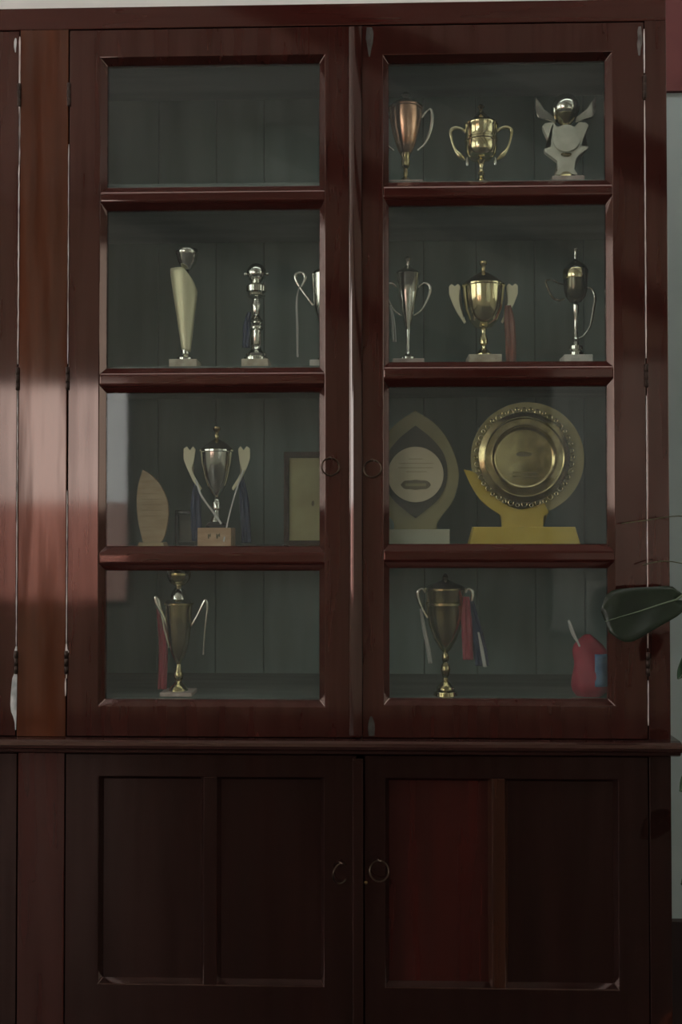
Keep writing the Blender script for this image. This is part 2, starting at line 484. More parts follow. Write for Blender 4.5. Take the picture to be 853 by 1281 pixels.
# ------------------------------------------------------------------ glazed upper cabinet
T = 0.024
CH, CD = 0.0115, 0.013                    # chamfer width and depth around the panes
cab = thing('display_cabinet', (0, 0, 0), 'tall dark red mahogany display cabinet with glazed doors full of trophies', 'cabinet')
ZT, ZB = 2.203, 0.815
XL, XR = -1.34, 0.553
link_mesh('top_rail', boxes((XL, XR, 0.0, T, 2.161, ZT)), MAHOG_H, cab, bevel=0.002)
link_mesh('frame_post', boxes((-0.671, -0.578, 0.0, T, ZB, 2.161)), MAHOG_ORANGE, cab, bevel=0.0015)['label'] = 'orange brown frame post between two doors'
link_mesh('frame_post', boxes((0.5125, XR, 0.0, T, ZB, 2.161)), MAHOG_V, cab, bevel=0.0015)
link_mesh('frame_post', boxes((XL, -1.26, 0.0, T, ZB, 2.161)), MAHOG_V, cab, bevel=0.0015)
link_mesh('side_panel', boxes((XR - 0.018, XR, T, 0.40, ZB, ZT)), MAHOG_V, cab)
link_mesh('side_panel', boxes((XL, XL + 0.018, T, 0.40, ZB, ZT)), MAHOG_V, cab)
link_mesh('divider', boxes((-0.66, -0.642, T, 0.385, ZB, ZT - 0.02)), MAHOG_V, cab)
link_mesh('top_board', boxes((XL + 0.018, XR - 0.018, T, 0.40, ZT - 0.018, ZT)), SHELF, cab)
# back of upright boards, each its own
x = XL + 0.019
k = 0
ws = [0.118, 0.131, 0.109, 0.126, 0.121, 0.114]
while x < XR - 0.03:
    w = min(ws[k % 6], XR - 0.019 - x)
    link_mesh('back_board', boxes((x + 0.0012, x + w - 0.0012, 0.385 + 0.0015 * (k % 3), 0.398, ZB, ZT - 0.019)), BACK, cab, bevel=0.001, segs=1)
    x += w
    k += 1
link_mesh('leak_cover', boxes((XL + 0.018, XR - 0.018, 0.3985, 0.404, ZB, ZT - 0.001)), SHELF, cab)  # unseen sheet added so no light leaks through the board gaps
SH = {'A': 1.874, 'B': 1.520, 'C': 1.173, 'D': 0.884}
first = None
for nm, z in SH.items():
    for x0, x1 in ((-0.6415, XR - 0.0185), (XL + 0.0185, -0.6605)):
        o = link_mesh('shelf', boxes((x0, x1, 0.035, 0.384, z - 0.018, z)), SHELF, cab)

ring_proto = None


def ring_pull(parent, x, z, y, tilt=0.0, swing=0.0, R=0.0165):
    bm = bmesh.new()
    torus(bm, R, 0.0014, x, y - 0.008, z, tilt, swing)
    o = link_mesh('ring_handle', bm, BRONZE, parent, smooth=True)
    bm = bmesh.new()
    tube(bm, [(x - 0.003, y, z + R), (x - 0.001, y - 0.008, z + R + 0.002), (x + 0.002, y - 0.010, z + R), (x + 0.003, y, z + R - 0.002)], 0.0012, 6)
    link_mesh('handle_staple', bm, BRONZE, parent, smooth=True)
    return o


def hinge(parent, x, z):
    bm = bmesh.new()
    lathe(bm, [(0.0028, -0.022), (0.0036, -0.021), (0.0036, -0.008), (0.0032, -0.0075), (0.0036, -0.007), (0.0036, 0.007), (0.0032, 0.0075), (0.0036, 0.008), (0.0036, 0.021), (0.0028, 0.022)], 1.0, 12, x, -0.0015, z)
    return link_mesh('hinge', bm, IRON, parent, smooth=True)


def frame_ring(x0, x1, z0, z1, a0, a1, b0, b1, CH=CH):
    """door frame x0..x1, z0..z1 with one opening a0..a1, b0..b1 chamfered to the inside"""
    bm = bmesh.new()
    def rect(xa, xb, za, zb, y): return [bm.verts.new(p) for p in ((xa, y, za), (xb, y, za), (xb, y, zb), (xa, y, zb))]
    of, inn = rect(x0, x1, z0, z1, 0.0), rect(a0, a1, b0, b1, 0.0)
    ci = rect(a0 + CH, a1 - CH, b0 + CH, b1 - CH, CD)
    bi = rect(a0 + CH, a1 - CH, b0 + CH, b1 - CH, T)
    ob = rect(x0, x1, z0, z1, T)
    seq = [of, inn, ci, bi, ob, of]
    for p, q in zip(seq, seq[1:]):
        for i in range(4):
            j = (i + 1) % 4
            bm.faces.new((p[i], p[j], q[j], q[i]))
    return bm


def muntin_bar(x0, x1, z0, z1):
    bm = bmesh.new()
    m = 0.003
    prism_x(bm, [(0.0, z0 + m), (0.0, z1 - m), (m * 0.8, z1), (CD, z1 + CH), (T - 0.001, z1 + CH), (T - 0.001, z0 - CH), (CD, z0 - CH), (m * 0.8, z0)], x0, x1)
    return bm


def glass_door(x0, x1, z0, z1, a0, a1, zs, label):
    """zs: opening edges from the top: top, [muntin top, muntin bottom] x3, bottom"""
    d = link_mesh('glass_door', frame_ring(x0, x1, z0, z1, a0, a1, zs[-1], zs[0]), MAHOG_V, cab, bevel=0.0012)
    if label: d['label'] = label
    for i in range(1, len(zs) - 1, 2):
        link_mesh('muntin', muntin_bar(a0, a1, zs[i + 1], zs[i]), MAHOG_H, d, bevel=0.003, segs=3)
    edges = [zs[0]] + list(zs[1:-1]) + [zs[-1]]
    for i in range(0, len(edges), 2):
        zt, zb = edges[i], edges[i + 1]
        link_mesh('glass_pane', boxes((a0 + CH - 0.003, a1 - CH + 0.003, CD + 0.0005, CD + 0.0035, zb + CH - 0.003, zt - CH + 0.003)), GLASS, d)
    return d


ZL = [2.106, 1.849, 1.826, 1.502, 1.477, 1.163, 1.139, 0.873]
ZR = [2.103, 1.854, 1.830, 1.511, 1.486, 1.167, 1.144, 0.877]
dl = glass_door(-0.5755, -0.0205, 0.8165, 2.1585, -0.517, -0.088, ZL, 'left glazed door of four panes, with a long closing bead on its edge')
dr = glass_door(-0.0185, 0.5105, 0.8165, 2.1585, 0.021, 0.452, ZR, 'right glazed door of four panes, under the ring pull')
dn = glass_door(-1.258, -0.6735, 0.8165, 2.1585, -1.20, -0.73, ZL, None)
for z in (2.035, 1.492, 0.955):
    hinge(dl, -0.5767, z); hinge(dr, 0.5115, z); hinge(dn, -0.6722, z)
ring_pull(dl, -0.0775, 1.323, 0.0, swing=0.12)
ring_pull(dr, 0.001, 1.319, 0.0, tilt=-0.2, swing=-0.15)
# closing bead on the meeting edge of the left door
bm = bmesh.new()
prof = [(-0.0430, 0.0), (-0.0430, -0.0050)]
prof += [(-0.0430 + 0.0035 * (1 - math.cos(a)), -0.0050 - 0.0035 * math.sin(a)) for a in [math.radians(d) for d in (20, 40, 60)]]
px_, py_ = prof[-1]
for d in (21, 19, 17, 15, 13, 11, 9, 7, 5, 3, 1):       # gently rounded left shoulder
    px_ += 0.00095; py_ -= 0.00095 * math.tan(math.radians(d)); prof.append((px_, py_))
prof += [(-0.0245, py_), (-0.0190, py_ + 0.0004), (-0.0186, 0.0)]
prism_z(bm, prof, 0.822, 2.154)
link_mesh('closing_bead', bm, BEAD, dl, smooth=True)
# bare pale edges and putty where the varnish has gone along the hinges


def ragged_strip(name, parent, m, x, zs, y=-0.0012, lean=0.0):
    """zs: list of (z, left, right) half widths in mm, an irregular flake of paint"""
    bm = bmesh.new()
    pts = []
    for z, l, r in zs: pts.append((z, x - l / 1000.0, x + r / 1000.0))
    front = [(bm.verts.new((a, y, z)), bm.verts.new((b, y, z))) for z, a, b in pts]
    back = [(bm.verts.new((a, 0.0004, z)), bm.verts.new((b, 0.0004, z))) for z, a, b in pts]
    for i in range(len(pts) - 1):
        bm.faces.new((front[i][0], front[i][1], front[i + 1][1], front[i + 1][0]))
        bm.faces.new((front[i][0], front[i + 1][0], back[i + 1][0], back[i][0]))
        bm.faces.new((front[i][1], front[i + 1][1], back[i + 1][1], back[i][1]))
    bm.faces.new((front[0][0], front[0][1], back[0][1], back[0][0]))
    bm.faces.new((front[-1][0], front[-1][1], back[-1][1], back[-1][0]))
    return link_mesh(name, bm, m, parent)


def wobble(z0, z1, w, n, amp=0.5, seed=1):
    r = random.Random(seed)
    return [(z0 + (z1 - z0) * i / n, w * (1 - amp * r.random()) * (0.3 if i in (0, n) else 1), w * (1 - amp * r.random()) * (0.3 if i in (0, n) else 1)) for i in range(n + 1)]


ragged_strip('bare_edge', cab, PAINT, -0.672, wobble(2.148, 2.05, 1.6, 10, 0.3, 2) + wobble(2.05, 1.90, 1.9, 12, 0.5, 3))
ragged_strip('bare_edge', cab, PAINT, -0.6722, wobble(2.01, 1.52, 1.3, 40, 0.6, 4))
ragged_strip('bare_edge', cab, PAINT, -0.6722, wobble(1.47, 0.985, 0.9, 40, 0.6, 5))
ragged_strip('bare_edge', cab, PUTTY, -0.6722, [(0.985, 1, 1), (0.975, 4, 1.5), (0.965, 4.5, 1.5), (0.955, 3, 1)])
ragged_strip('bare_edge', cab, PUTTY, -0.6722, [(0.94, 2, 1), (0.93, 5, 2), (0.925, 7, 2), (0.915, 8, 1.5), (0.905, 9, 1.5), (0.890, 10, 1.5), (0.875, 10.5, 1.5), (0.862, 9, 1.2), (0.853, 5, 1.0), (0.842, 2, 0.6), (0.828, 1, 0.2)])
ragged_strip('bare_edge', cab, PUTTY, -0.680, [(2.145, 1, 1), (2.138, 3, 2), (2.128, 3, 1), (2.118, 1, 0.5)])
ragged_strip('bare_edge', cab, PAINT, -0.5767, wobble(1.94, 1.52, 0.8, 30, 0.7, 6))
ragged_strip('bare_edge', cab, PAINT, -0.5767, wobble(1.28, 0.985, 0.8, 24, 0.6, 7))
ragged_strip('bare_edge', cab, PAINT, -0.5767, [(0.99, 1, 0.8), (0.980, 1.8, 2), (0.975, 1.8, 5), (0.970, 1.8, 2), (0.963, 1.5, 0.6), (0.945, 0.6, 1.2), (0.925, 0.5, 1.0)])
ragged_strip('bare_edge', cab, PAINT, -0.578, wobble(0.925, 0.892, 1.4, 4, 0.2, 8))
ragged_strip('bare_edge', cab, PAINT, 0.5115, wobble(2.145, 2.062, 1.2, 8, 0.3, 9))
ragged_strip('bare_edge', cab, PAINT, 0.5115, wobble(2.010, 1.525, 1.2, 36, 0.4, 10))
ragged_strip('bare_edge', cab, PAINT, 0.5115, wobble(1.455, 0.985, 0.9, 36, 0.4, 11))
ragged_strip('bare_edge', cab, PAINT, 0.5115, wobble(0.925, 0.842, 1.0, 10, 0.4, 12))
ragged_strip('putty_smear', cab, vary(mat('dull_putty', (0.12, 0.11, 0.10), 0.7), (0.07, 0.06, 0.055), (0.18, 0.165, 0.155), (90, 90, 50), 3),
             0.503, [(2.150, 2, 3), (2.140, 4, 4), (2.128, 3, 5), (2.118, 5, 5), (2.108, 4, 2), (2.095, 2, 1)], y=-0.0004)

STAIN = vary(mat('greenish_stain', (0.06, 0.065, 0.055), 0.6), (0.028, 0.018, 0.015), (0.05, 0.052, 0.045), (120, 120, 60), 3)
ragged_strip('putty_smear', dr, STAIN, -0.004, [(2.156, 5, 5), (2.145, 6, 8), (2.135, 7, 7), (2.125, 5, 6), (2.112, 3, 3), (2.10, 1, 1)], y=-0.0004)
ragged_strip('putty_smear', dr, STAIN, -0.002, [(0.856, 2, 2), (0.845, 5, 6), (0.835, 6, 7), (0.82, 5, 6)], y=-0.0004)

# ------------------------------------------------------------------ ledge and lower cupboard
led = bmesh.new()
prof = [(0.405, 0.815), (-0.006, 0.815), (-0.018, 0.8135), (-0.0225, 0.8095), (-0.0240, 0.804), (-0.0225, 0.7985), (-0.0185, 0.7955), (-0.0135, 0.7945), (-0.0120, 0.789), (-0.0060, 0.786), (0.405, 0.786)]
prism_x(led, prof, -1.36, 0.567)
tag(link_mesh('cabinet_ledge', led, MAHOG_LEDGE, smooth=False), 'long dark ledge with rounded front edge running between upper and lower cabinet', 'ledge')

low = thing('base_cupboard', (0, 0, 0), 'dark mahogany cupboard with panelled doors below the ledge', 'cupboard')
ZU = 0.7855
link_mesh('frame_post', boxes((-0.668, -0.579, 0.0, T, 0.255, ZU)), MAHOG_V, low, bevel=0.0015)
link_mesh('frame_post', boxes((0.5125, XR, 0.0, T, 0.255, ZU)), MAHOG_DARK, low, bevel=0.0015)
link_mesh('frame_post', boxes((XL, -1.26, 0.0, T, 0.255, ZU)), MAHOG_V, low, bevel=0.0015)
link_mesh('side_panel', boxes((XR - 0.018, XR, T, 0.40, 0.0, ZU)), MAHOG_DARK, low)
link_mesh('side_panel', boxes((XL, XL + 0.018, T, 0.40, 0.0, ZU)), MAHOG_DARK, low)
link_mesh('back_panel', boxes((XL + 0.018, XR - 0.018, 0.385, 0.40, 0.0, ZU)), MAHOG_DARK, low)
link_mesh('plinth', boxes((XL, XR, 0.0, T, 0.08, 0.255)), MAHOG_DARK, low, bevel=0.002)
link_mesh('kick_board', boxes((XL + 0.018, XR - 0.018, 0.04, 0.058, 0.0, 0.08)), MAHOG_DARK, low)


def panel_door(x0, x1, a0, a1, m0, m1, left, right, stile, label):
    d = link_mesh('panel_door', frame_ring(x0, x1, 0.2575, ZU - 0.002, a0, a1, 0.355, 0.742, 0.0075), stile, low, bevel=0.0012)
    d['label'] = label
    bm = bmesh.new()
    prism_z(bm, [(m0, 0.0), (m1, 0.0), (m1 + 0.0075, CD), (m1 + 0.0075, T - 0.001), (m0 - 0.0075, T - 0.001), (m0 - 0.0075, CD)], 0.355, 0.742)
    link_mesh('mullion', bm, MAHOG_STAIN if right is not left else stile, d, bevel=0.0015)
    for xa, xb, mm in ((a0, m0, left), (m1, a1, right)):
        link_mesh('panel', boxes((xa + 0.0035, xb - 0.0035, CD, CD + 0.008, 0.3585, 0.7385)), mm, d)
    return d


pl = panel_door(-0.577, -0.0300, -0.515, -0.090, -0.316, -0.292, MAHOG_DARK, MAHOG_DARK, MAHOG_DARK, 'left lower door with two dark sunk panels')
pr = panel_door(-0.0145, 0.5105, 0.024, 0.456, 0.223, 0.246, MAHOG_RED, MAHOG_DARK, MAHOG_DARK, 'right lower door whose left panel is redder')
pn = panel_door(-1.258, -0.670, -1.19, -0.73, -0.972, -0.948, MAHOG_DARK, MAHOG_DARK, MAHOG_DARK, 'lower door of the bay at the left edge')
link_mesh('closing_bead', boxes((-0.0375, -0.0165, -0.008, 0.0, 0.262, ZU - 0.006)), MAHOG_DARK, pl, bevel=0.003)
ring_pull(pl, -0.059, 0.567, 0.0, swing=0.75, R=0.0185)
ring_pull(pr, 0.0125, 0.572, 0.0, tilt=-0.35, swing=0.35, R=0.0185)
bm = bmesh.new()
lathe(bm, [(0.0, 0.0), (0.0032, 0.0003), (0.0032, 0.002), (0.0, 0.0025)], 1, 14)
bmesh.ops.rotate(bm, verts=bm.verts, matrix=Matrix.Rotation(PI / 2, 3, 'X'))
bmesh.ops.translate(bm, verts=bm.verts, vec=(-0.0120, 0.0003, 0.548))
link_mesh('keyhole_plate', bm, BRASS, pr, smooth=True)

# ------------------------------------------------------------------ trophies
S = 0.00155                              # drawing unit of the trophy profiles, metres
GROUP = None


def trophy(name, X, shelf, label, cat='trophy', Y=0.072, rz=0.0):
    return thing(name, (X, Y, SH[shelf] + 0.0004), label, cat, None, rz)


def part_lathe(name, t, prof, m, seg=40, ox=0.0, oz=0.0):
    bm = bmesh.new()
    lathe(bm, prof, S, seg, ox * S, 0, oz * S)
    return link_mesh(name, bm, m, t, smooth=True)


def block(t, half, h, m, depth=None, y=0.0, name='base_block'):
    d = depth if depth else min(half, 21)
    return link_mesh(name, boxes((-half * S, half * S, y - d * S, y + d * S, 0, h * S)), m, t, bevel=0.0012)


def bar(name, t, pts, r, m, flat=1.0, n=6, y=0.0):
    bm = bmesh.new()
    P3 = [(p[0] * S, (p[2] * S if len(p) > 2 else y * S), p[1] * S) for p in pts]
    tube(bm, spline(P3, n), r * S, 10, flat)
    return link_mesh(name, bm, m, t, smooth=True)


def tapered(name, t, pts, rads, m, flat=1.0):
    bm = bmesh.new()
    P3 = spline([(p[0] * S, 0.0, p[1] * S, r * S) for p, r in zip(pts, rads)], 6)
    tube(bm, [q[:3] for q in P3], [max(q[3], 0.0002) for q in P3], 12, flat)
    return link_mesh(name, bm, m, t, smooth=True)


def flatpart(name, t, outline, y0, y1, m, bevel=0.0008, smooth=False):
    bm = bmesh.new()
    plate(bm, outline, y0 * S, y1 * S, S)
    return link_mesh(name, bm, m, t, bevel=bevel, segs=1)


def ribbon(t, pts, w, m, y=-6.0, fold=1.6, name='ribbon'):
    """hanging cloth strip: centre points (x, z), width w, gently folded"""
    bm = bmesh.new()
    c = spline([(p[0], p[1]) for p in pts], 5)
    n = 6
    rows = []
    for i, (cx, cz) in enumerate(c):
        ww = w * (0.55 + 0.45 * min(1, i / 6.0))
        rows.append([bm.verts.new(((cx + ww * (j / n - 0.5)) * S, (y + fold * math.sin(j * 1.9 + i * 0.25)) * S, cz * S)) for j in range(n + 1)])
    for a, b in zip(rows, rows[1:]):
        for j in range(n):
            bm.faces.new((a[j], a[j + 1], b[j + 1], b[j]))
    o = link_mesh(name, bm, m, t, smooth=True)
    s = o.modifiers.new('cloth', 'SOLIDIFY')
    s.thickness = 0.0006
    return o


def lid_with_finial(t, lid, fin, m):
    l = part_lathe('lid', t, lid, m)
    part_lathe('finial', l, fin, m, 20)
    return l


def mirror(pts): return [(-p[0],) + tuple(p[1:]) for p in pts]


# ---- top shelf, right door
t = trophy('trophy_cup', 0.0665, 'A', 'copper coloured lidded cup beside the door edge on the top shelf')
block(t, 21, 3, MARBLE_PINK)
part_lathe('stem', t, [(11, 3), (10, 7), (5, 11), (2.2, 14), (3, 18), (2.2, 23), (5, 27), (5.6, 32), (5, 38), (7, 43)], OLDGOLD)
part_lathe('bowl', t, [(7, 43), (9, 46), (12.5, 55), (17, 70), (20, 85), (20.6, 98), (21.6, 99), (21.6, 101)], COPPER)
lid_with_finial(t, [(21, 101), (18, 105), (9, 110), (4, 113), (2, 114)], [(2, 113.5), (3, 115), (6, 117), (3, 120), (0, 121)], DARKMETAL)
H = [(20, 88), (27, 97), (32, 99), (33.5, 85), (30, 68), (24, 55), (15, 47)]
tapered('handle', t, H, [1.2, 1.3, 1.5, 2.4, 2.0, 1.5, 1.2], SILVER, 0.7)
tapered('handle', t, mirror(H), [1.2, 1.3, 1.5, 2.4, 2.0, 1.5, 1.2], SILVER, 0.7)

t = trophy('trophy_cup', 0.2135, 'A', 'gold lidded cup with wide ear handles, middle of the top shelf')
part_lathe('stem', t, [(15, 0), (15, 3), (11, 6), (5, 9), (3, 13), (4.6, 17), (3, 20), (2.5, 24), (4, 29), (6, 33)], GOLD)
part_lathe('bowl', t, [(6, 33), (13, 35), (18, 40), (20, 47), (20, 56), (20.8, 57), (20.8, 59), (20, 60), (20, 74), (21.5, 76), (21.5, 78)], GOLD)
lid_with_finial(t, [(21, 78), (20, 80), (13, 83.5), (8, 90), (3, 95), (2, 98)], [(2, 97.5), (3, 99), (4.6, 101), (3, 103.5), (0, 105)], OLDGOLD)
H = [(-18, 68), (-24, 73), (-32, 75), (-38, 71), (-37, 60), (-33, 48), (-27, 40), (-20, 34)]
R_ = [1.6, 2.0, 2.4, 2.2, 1.5, 1.6, 3.2, 1.2]
for sgn in (1, -1):
    hh = tapered('handle', t, H if sgn == 1 else mirror(H), R_, GOLD, 0.7)
    part_lathe('handle_drop', hh, [(0, 26), (1.6, 27), (2.2, 31), (1.2, 37), (0, 38)], SILVER, 12, ox=-17.5 * sgn)

t = trophy('football_trophy', 0.3775, 'A', 'white figure trophy with silver ball and wings, right end of top shelf')
block(t, 20, 7, MARBLE_PINK, 18)
part_lathe('foot', t, [(15, 7), (14, 10), (9, 13), (6, 16)], OLDGOLD)
flatpart('body', t, [(-14, 13), (14, 13), (10, 20), (11, 30), (15, 37), (27, 46), (28, 48), (19, 49), (21, 58), (27, 72), (28, 75), (25, 78), (16, 79), (11, 73), (-11, 73), (-16, 79), (-26, 78), (-29, 75), (-28, 70), (-21, 55), (-19, 48), (-27, 46), (-26, 42), (-16, 34), (-11, 30), (-10, 20)], -4, 4, WHITE_EN, 0.0012)
bm = bmesh.new()
plate(bm, [(17 * math.cos(2 * PI * i / 40), 58 + 17 * math.sin(2 * PI * i / 40)) for i in range(40)], -6.5 * S, -4 * S, S)
link_mesh('medallion', bm, WHITE_EN, t, bevel=0.0008)
flatpart('badge', t, [(-7, 38), (-3, 35.5), (3, 35.5), (7, 38), (5, 40), (-5, 40)], -5.2, -4, OLDGOLD, 0)
part_lathe('cup', t, [(6, 74), (6, 77), (9, 80), (13, 84), (15, 88)], OLDGOLD)
b = bmesh.new(); sphere(b, 17.5 * S, 0, 0, 98 * S); link_mesh('ball', b, SILVER, t, smooth=True)
W_ = [(-12, 79), (-20, 82), (-34, 86), (-36, 90), (-38, 100), (-38, 113), (-31, 104), (-27, 97), (-19, 91), (-13, 86)]
flatpart('wing', t, W_, -1.6, 1.6, SILVER, 0.001)
flatpart('wing', t, mirror(W_)[::-1], -1.6, 1.6, SILVER, 0.001)

# ---- second shelf, left door
t = trophy('tapered_trophy', -0.3655, 'B', 'cream slant cut tapered award under a silver bowl, second shelf')
block(t, 17.5, 10, MARBLE)
part_lathe('foot', t, [(11, 10), (11, 13.5), (8, 16), (5, 19), (5, 24), (3, 26)], SILVER)
bm = bmesh.new()
rows = []
NS, NV = 40, 24
for v in range(NV + 1):
    row = []
    for i in range(NS):
        a = 2 * PI * i / NS
        c = math.cos(a)
        top = 127 - 30 * max(0.0, (c + 0.1) / 1.1) ** 1.4
        z = 22 + (top - 22) * v / NV
        f = (z - 22) / 105.0
        cxx = 1.0 - 2.0 * f
        rx = 5.5 + 13.0 * min(1.0, f * 1.08)
        row.append(bm.verts.new(((cxx + rx * c) * S, (5.0 + 6.5 * f) * math.sin(a) * S, z * S)))
    rows.append(row)
for a, b in zip(rows, rows[1:]):
    for i in range(NS):
        j = (i + 1) % NS
        bm.faces.new((a[i], a[j], b[j], b[i]))
o = link_mesh('tapered_column', bm, CREAMSATIN, t, smooth=True)
s = o.modifiers.new('wall', 'SOLIDIFY'); s.thickness = 0.0012
part_lathe('bowl_stem', t, [(2, 24), (2, 124), (4, 128)], DARKMETAL, 16, ox=2)
part_lathe('bowl', t, [(4, 126), (8, 130), (12, 137), (13.5, 144), (14.5, 146), (14.5, 150), (13, 152), (9, 153), (0, 154)], SILVER, ox=2)

t = trophy('column_trophy', -0.2260, 'B', 'silver turned column trophy topped with a ball, blue ribbon at its side')
block(t, 17, 10, MARBLE)
part_lathe('column', t, [(16, 10), (16, 13), (13, 15), (14, 18), (10, 21), (7, 24), (6, 28), (7, 30), (7, 48), (9, 50), (9, 52), (7, 54), (8.5, 57), (7, 59), (9, 61), (6, 64), (4, 68), (5, 72), (6, 80), (5, 84), (4, 88), (10, 90), (12, 92), (10, 94), (13, 97), (13, 104), (11, 106), (6, 108), (8, 111), (11, 114)], SILVER)
b = bmesh.new(); sphere(b, 12.5 * S, 0, 0, 121 * S); ball = link_mesh('ball', b, SILVER, t, smooth=True)
for sx in (-1, 1):
    b = bmesh.new(); sphere(b, 2.2 * S, sx * 14 * S, 0, 120 * S, 14); link_mesh('side_knob', b, SILVER, ball, smooth=True)
ribbon(t, [(-8, 70), (-11, 55), (-12, 25)], 9, BLUE, y=-9)

t = trophy('trophy_cup', -0.0890, 'B', 'silver cup half hidden behind the left door stile, second shelf')
block(t, 20, 8, MARBLE_WHITE)
part_lathe('stem', t, [(13, 8), (12, 12), (6, 16), (3, 22), (4, 30), (3, 40), (5, 50)], SILVER)
part_lathe('bowl', t, [(5, 50), (10, 58), (15, 75), (18, 95), (19, 118)], SILVER)
lid_with_finial(t, [(19, 118), (16, 122), (6, 128), (3, 131)], [(2, 130), (3, 134), (4, 138), (0, 141)], OLDGOLD)
for H in ([(-17, 80), (-24, 90), (-32, 101), (-38, 112), (-38, 119), (-32, 121), (-27, 118), (-28, 110), (-33, 101)],):
    tapered('handle', t, H, [1.2, 1.6, 1.6, 2.2, 2.4, 1.8, 2.2, 1.8, 1.2], SILVER, 0.6)
    tapered('handle', t, mirror(H), [1.2, 1.6, 1.6, 2.2, 2.4, 1.8, 2.2, 1.8, 1.2], SILVER, 0.6)
ribbon(t, [(-34, 104), (-37, 85), (-36.5, 50), (-36, 14)], 2.4, WHITERIB, y=-2, fold=0.4)

# ---- second shelf, right door
t = trophy('trophy_cup', 0.0700, 'B', 'slim silver flute cup with lid and pinkish base beside the door edge')
block(t, 19.5, 9, MARBLE_PINK)
part_lathe('stem', t, [(10, 9), (10, 13), (6, 15), (3, 18), (2.2, 24), (2.6, 40), (3.2, 48)], SILVER)
part_lathe('bowl', t, [(3.2, 48), (5, 57), (8.5, 73), (12.5, 93), (15.5, 117), (16.5, 118)], SILVER)
lid_with_finial(t, [(16, 118), (14, 121), (7, 125), (4, 128), (2, 130)], [(2, 129), (2.6, 134), (4.6, 138), (2, 140), (0, 141)], SILVER)
H = [(12, 100), (20, 107), (27, 104), (28, 96), (24, 85), (17, 73), (8, 66)]
tapered('handle', t, H, [1.0, 1.2, 1.8, 1.8, 1.5, 1.2, 1.0], SILVER, 0.6)
tapered('handle', t, mirror(H), [1.0, 1.2, 1.8, 1.8, 1.5, 1.2, 1.0], SILVER, 0.6)
ribbon(t, [(-22, 78), (-19, 60), (-17, 32)], 5, WHITERIB, y=-5, fold=0.6)

t = trophy('trophy_cup', 0.2175, 'B', 'broad gold cup with leaf shaped handles and a brown red ribbon', Y=0.076)
block(t, 20.5, 14, MARBLE)
part_lathe('stem', t, [(11, 14), (11, 17), (8, 20), (4, 24), (3, 28), (5, 30), (5.6, 35), (4, 40), (2.6, 44), (4, 49)], GOLD)
part_lathe('bowl', t, [(4, 49), (11, 52), (18, 60), (23, 73), (25.5, 88), (26.5, 101), (27.5, 102), (27.5, 104)], GOLD)
lid_with_finial(t, [(27, 104), (25, 106), (18, 112), (9, 118), (4, 121), (2, 122)], [(2, 121), (3, 124), (2.4, 128), (4.6, 131), (4.6, 134), (0, 136)], OLDGOLD)
for sg in (-1, 1):
    P_ = [(29, 103), (32, 106), (36, 103), (40, 106), (43, 103), (43, 93), (38, 80), (32, 68), (24, 56), (22, 58), (28, 72), (31, 84), (30, 95)]
    flatpart('handle', t, P_ if sg == 1 else mirror(P_)[::-1], -1.5, 1.5, CREAM, 0.0008)
ribbon(t, [(30, 78), (32, 60), (33.5, 35), (34, 2)], 13, BROWNRIB, y=-4)

t = trophy('trophy_cup', 0.3955, 'B', 'dark cup with gold band on a tall thin stem, right end of second shelf')
block(t, 17.5, 13, MARBLE_WHITE)
part_lathe('stem', t, [(9, 13), (9, 18), (6, 20), (8.5, 22), (8.5, 26), (4, 28), (3, 32), (4.4, 35), (2.6, 39), (2.4, 62), (3.6, 65), (4.2, 78), (2, 80)], SILVER)
part_lathe('bowl', t, [(2, 80), (7, 82), (12, 88), (14.5, 97), (15, 112)], DARKMETAL)
part_lathe('band', t, [(15.2, 110), (15.8, 112), (15.8, 121), (15.2, 122)], GOLD)
lid_with_finial(t, [(15, 122), (13, 126), (7, 131), (3, 134), (2, 136)], [(1.6, 135), (2, 140), (1.6, 144), (3.2, 148), (0, 151)], SILVER)
H = [(-13, 86), (-22, 84), (-29, 88), (-34, 98), (-37, 108), (-30, 110), (-22, 106), (-15, 104)]
tapered('handle', t, H, [1.0, 1.4, 1.4, 1.2, 1.2, 1.0, 0.9, 0.8], DARKMETAL, 0.6)
tapered('handle', t, [(14, 100), (20, 98), (24, 88), (22, 72), (18, 52), (10, 40), (3, 36)], [1.0, 1.2, 1.8, 1.8, 1.4, 1.0, 0.8], SILVER, 0.6)

# ---- third shelf, left door
t = trophy('leaf_plaque', -0.4480, 'C', 'tan leaf shaped wooden plaque with faint engraved lines by the left pane edge', 'plaque', Y=0.085)
OUT = spline([(-2, 97), (-7, 80), (-9.5, 60), (-8, 35), (-3, 12), (0, 5), (16, 4), (24, 8), (29, 25), (31, 44), (28, 62), (20, 78), (9, 90), (-2, 97)], 5)[:-1]
flatpart('plaque_board', t, OUT, -3, 3, TANPLAQUE, 0.001)
flatpart('foot', t, [(-6, 0), (28, 0), (26, 5), (-4, 5)], -14, 14, TANPLAQUE, 0.001)
for i, (x0, x1, z) in enumerate(((-2, 16, 66), (-3, 20, 59), (-4, 22, 52), (-4, 24, 45), (-3, 22, 38), (-2, 18, 24))):
    link_mesh('engraved_line', boxes((x0 * S, x1 * S, -3.3 * S, -2.9 * S, z * S, (z + 0.7) * S)), ENGRAVE, t)

